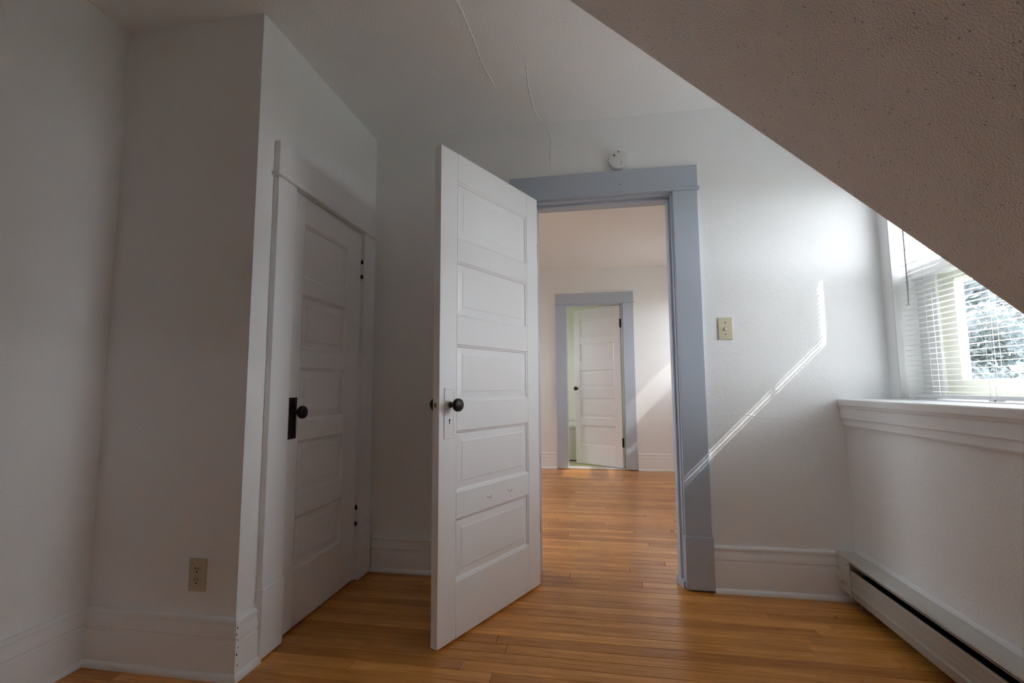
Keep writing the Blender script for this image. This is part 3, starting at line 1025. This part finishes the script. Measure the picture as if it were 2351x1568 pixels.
bpy.data.objects.remove(tmp)
fo = bpy.data.objects.new('lettering', lme)
COL.objects.link(fo)
fo.parent = t
fo.location = (0.014, -0.0342, -0.024)
fo.rotation_euler = (math.pi / 2, math.radians(82), 0)

# ------------------------------------------------------------------ bathtub
t = tag(empty('bathtub', (-0.50, 6.98, 0)), 'white bathtub glimpsed past the half-open bathroom door', 'bathtub')
bm = bmesh.new()


def rrect(hx_, hy_, r, z, n=5):
    pts = []
    for cx, cy, a0 in ((hx_ - r, hy_ - r, 0), (-hx_ + r, hy_ - r, 90), (-hx_ + r, -hy_ + r, 180), (hx_ - r, -hy_ + r, 270)):
        for k in range(n + 1):
            a = math.radians(a0 + 90 * k / n)
            pts.append(bm.verts.new((cx + r * math.cos(a), cy + r * math.sin(a), z)))
    return pts


loops = [rrect(0.72, 0.355, 0.03, 0.02), rrect(0.72, 0.355, 0.03, 0.44), rrect(0.745, 0.375, 0.04, 0.45), rrect(0.745, 0.375, 0.04, 0.478), rrect(0.735, 0.365, 0.04, 0.485),
         rrect(0.66, 0.295, 0.10, 0.482), rrect(0.64, 0.275, 0.10, 0.46), rrect(0.56, 0.22, 0.12, 0.14), rrect(0.50, 0.17, 0.12, 0.11)]
for a, b in zip(loops[:-1], loops[1:]):
    n = len(a)
    for k in range(n):
        l = (k + 1) % n
        bm.faces.new((a[k], a[l], b[l], b[k]))
bm.faces.new(loops[-1])
bm.faces.new(loops[0][::-1])
obj('tub', bm, M['enamel'], t, True)
box('tub_foot', -0.70, 0.70, -0.33, 0.33, 0.004, 0.02, M['dark'], t)

# ------------------------------------------------------------------ outside
structure(box('added_eave', XO, XO + 0.30, YS - 0.3, D2 + 0.3, 2.37, 2.47, M['trim']), 'unseen eave added above the windows to block high sky light', 'roof')  # added out of view to cut the high sky light at the windows
structure(box('ground', -60, 90, -60, 90, -6.2, -6.0, M['lawn']), 'dull grass ground far below the window', 'ground')


def tree(label, x, y, h, r, mat, seed):
    rnd = random.Random(seed)
    t = tag(empty('tree', (x, y, -6.0)), label, 'tree', group=None)
    bm = bmesh.new()
    bm_tube(bm, [(0, 0, 0), (0.1, 0.05, h * 0.3), (0.0, 0.1, h * 0.6), (0.1, 0, h * 0.9)], [0.28, 0.22, 0.14, 0.04], 9)
    tips = []
    for k in range(30):
        a = rnd.uniform(0, 2 * math.pi)
        z = h * rnd.uniform(0.3, 0.85)
        L = r * rnd.uniform(0.6, 1.05) * (1.15 - 0.6 * z / h)
        p0 = Vector((0, 0.05, z))
        p1 = p0 + Vector((math.cos(a) * L * 0.5, math.sin(a) * L * 0.5, L * rnd.uniform(0.1, 0.35)))
        p2 = p0 + Vector((math.cos(a) * L, math.sin(a) * L, L * rnd.uniform(0.15, 0.7)))
        bm_tube(bm, [p0, p1, p2], [0.07, 0.04, 0.012], 5)
        tips += [p0.lerp(p1, 0.6), p1, p1.lerp(p2, 0.5), p2]
        for _ in range(4):
            q0 = p1.lerp(p2, rnd.random())
            q1 = q0 + Vector((rnd.uniform(-1, 1), rnd.uniform(-1, 1), rnd.uniform(-0.2, 0.9))) * L * 0.3
            bm_tube(bm, [q0, q0.lerp(q1, 0.5) + Vector((0, 0, 0.03)), q1], [0.025, 0.015, 0.006], 4)
            tips.append(q1)
    obj('trunk', bm, M['bark'], t, True)
    me = bpy.data.meshes.new('crown')
    vs, fs = [], []
    for p in tips:
        for _ in range(42):
            c = p + Vector((rnd.gauss(0, 0.28), rnd.gauss(0, 0.28), rnd.gauss(0, 0.22)))
            u = Vector((rnd.uniform(-1, 1), rnd.uniform(-1, 1), rnd.uniform(-1, 1))).normalized()
            v = u.orthogonal().normalized()
            s = rnd.uniform(0.06, 0.13)
            i = len(vs)
            vs += [c - u * s, c + v * s * 0.45, c + u * s, c - v * s * 0.45]
            fs.append((i, i + 1, i + 2, i + 3))
    me.from_pydata([tuple(v) for v in vs], [], fs)
    me.materials.append(mat)
    o = bpy.data.objects.new('crown', me)
    COL.objects.link(o)
    o.parent = t
    o['kind'] = 'stuff'
    return t


tree('hazy blue-green tree beyond the window, nearest the right edge', 9.6, 12.4, 9.0, 3.0, M['leaf'], 1)
tree('paler grey-green tree beyond the window, farthest back', 19.0, 30.0, 11.5, 5.2, M['leaf2'], 2)
tree('broad blue-grey tree beyond the window, just left of the nearest one', 11.5, 19.2, 9.4, 3.2, M['leaf'], 5)

# wooded rise far behind the trees: one bumpy mass
bm = bmesh.new()
rnd = random.Random(11)
NX, NZ = 90, 12
grid = []
for i in range(NX):
    u = i / (NX - 1)
    a = math.radians(12 + 66 * u)
    top = 15.0 + 2.0 * math.sin(u * 17) + 1.2 * math.sin(u * 41 + 1) + rnd.uniform(-0.6, 0.6)
    col_ = []
    for k in range(NZ):
        v = k / (NZ - 1)
        r = 62 + 14 * v + rnd.uniform(-1.2, 1.2)
        col_.append(bm.verts.new((r * math.cos(a), r * math.sin(a), -6.0 + (top + 6.0) * math.sqrt(v))))
    r = 95
    col_.append(bm.verts.new((r * math.cos(a), r * math.sin(a), -6.0)))
    grid.append(col_)
for a, b in zip(grid[:-1], grid[1:]):
    for k in range(NZ):
        bm.faces.new((a[k], a[k + 1], b[k + 1], b[k]))
bmesh.ops.recalc_face_normals(bm, faces=bm.faces[:])
hl = obj('wooded_hill', bm, M['hill'])
tag(hl, 'hazy wooded hillside in the distance outside the window', 'hill', 'structure')
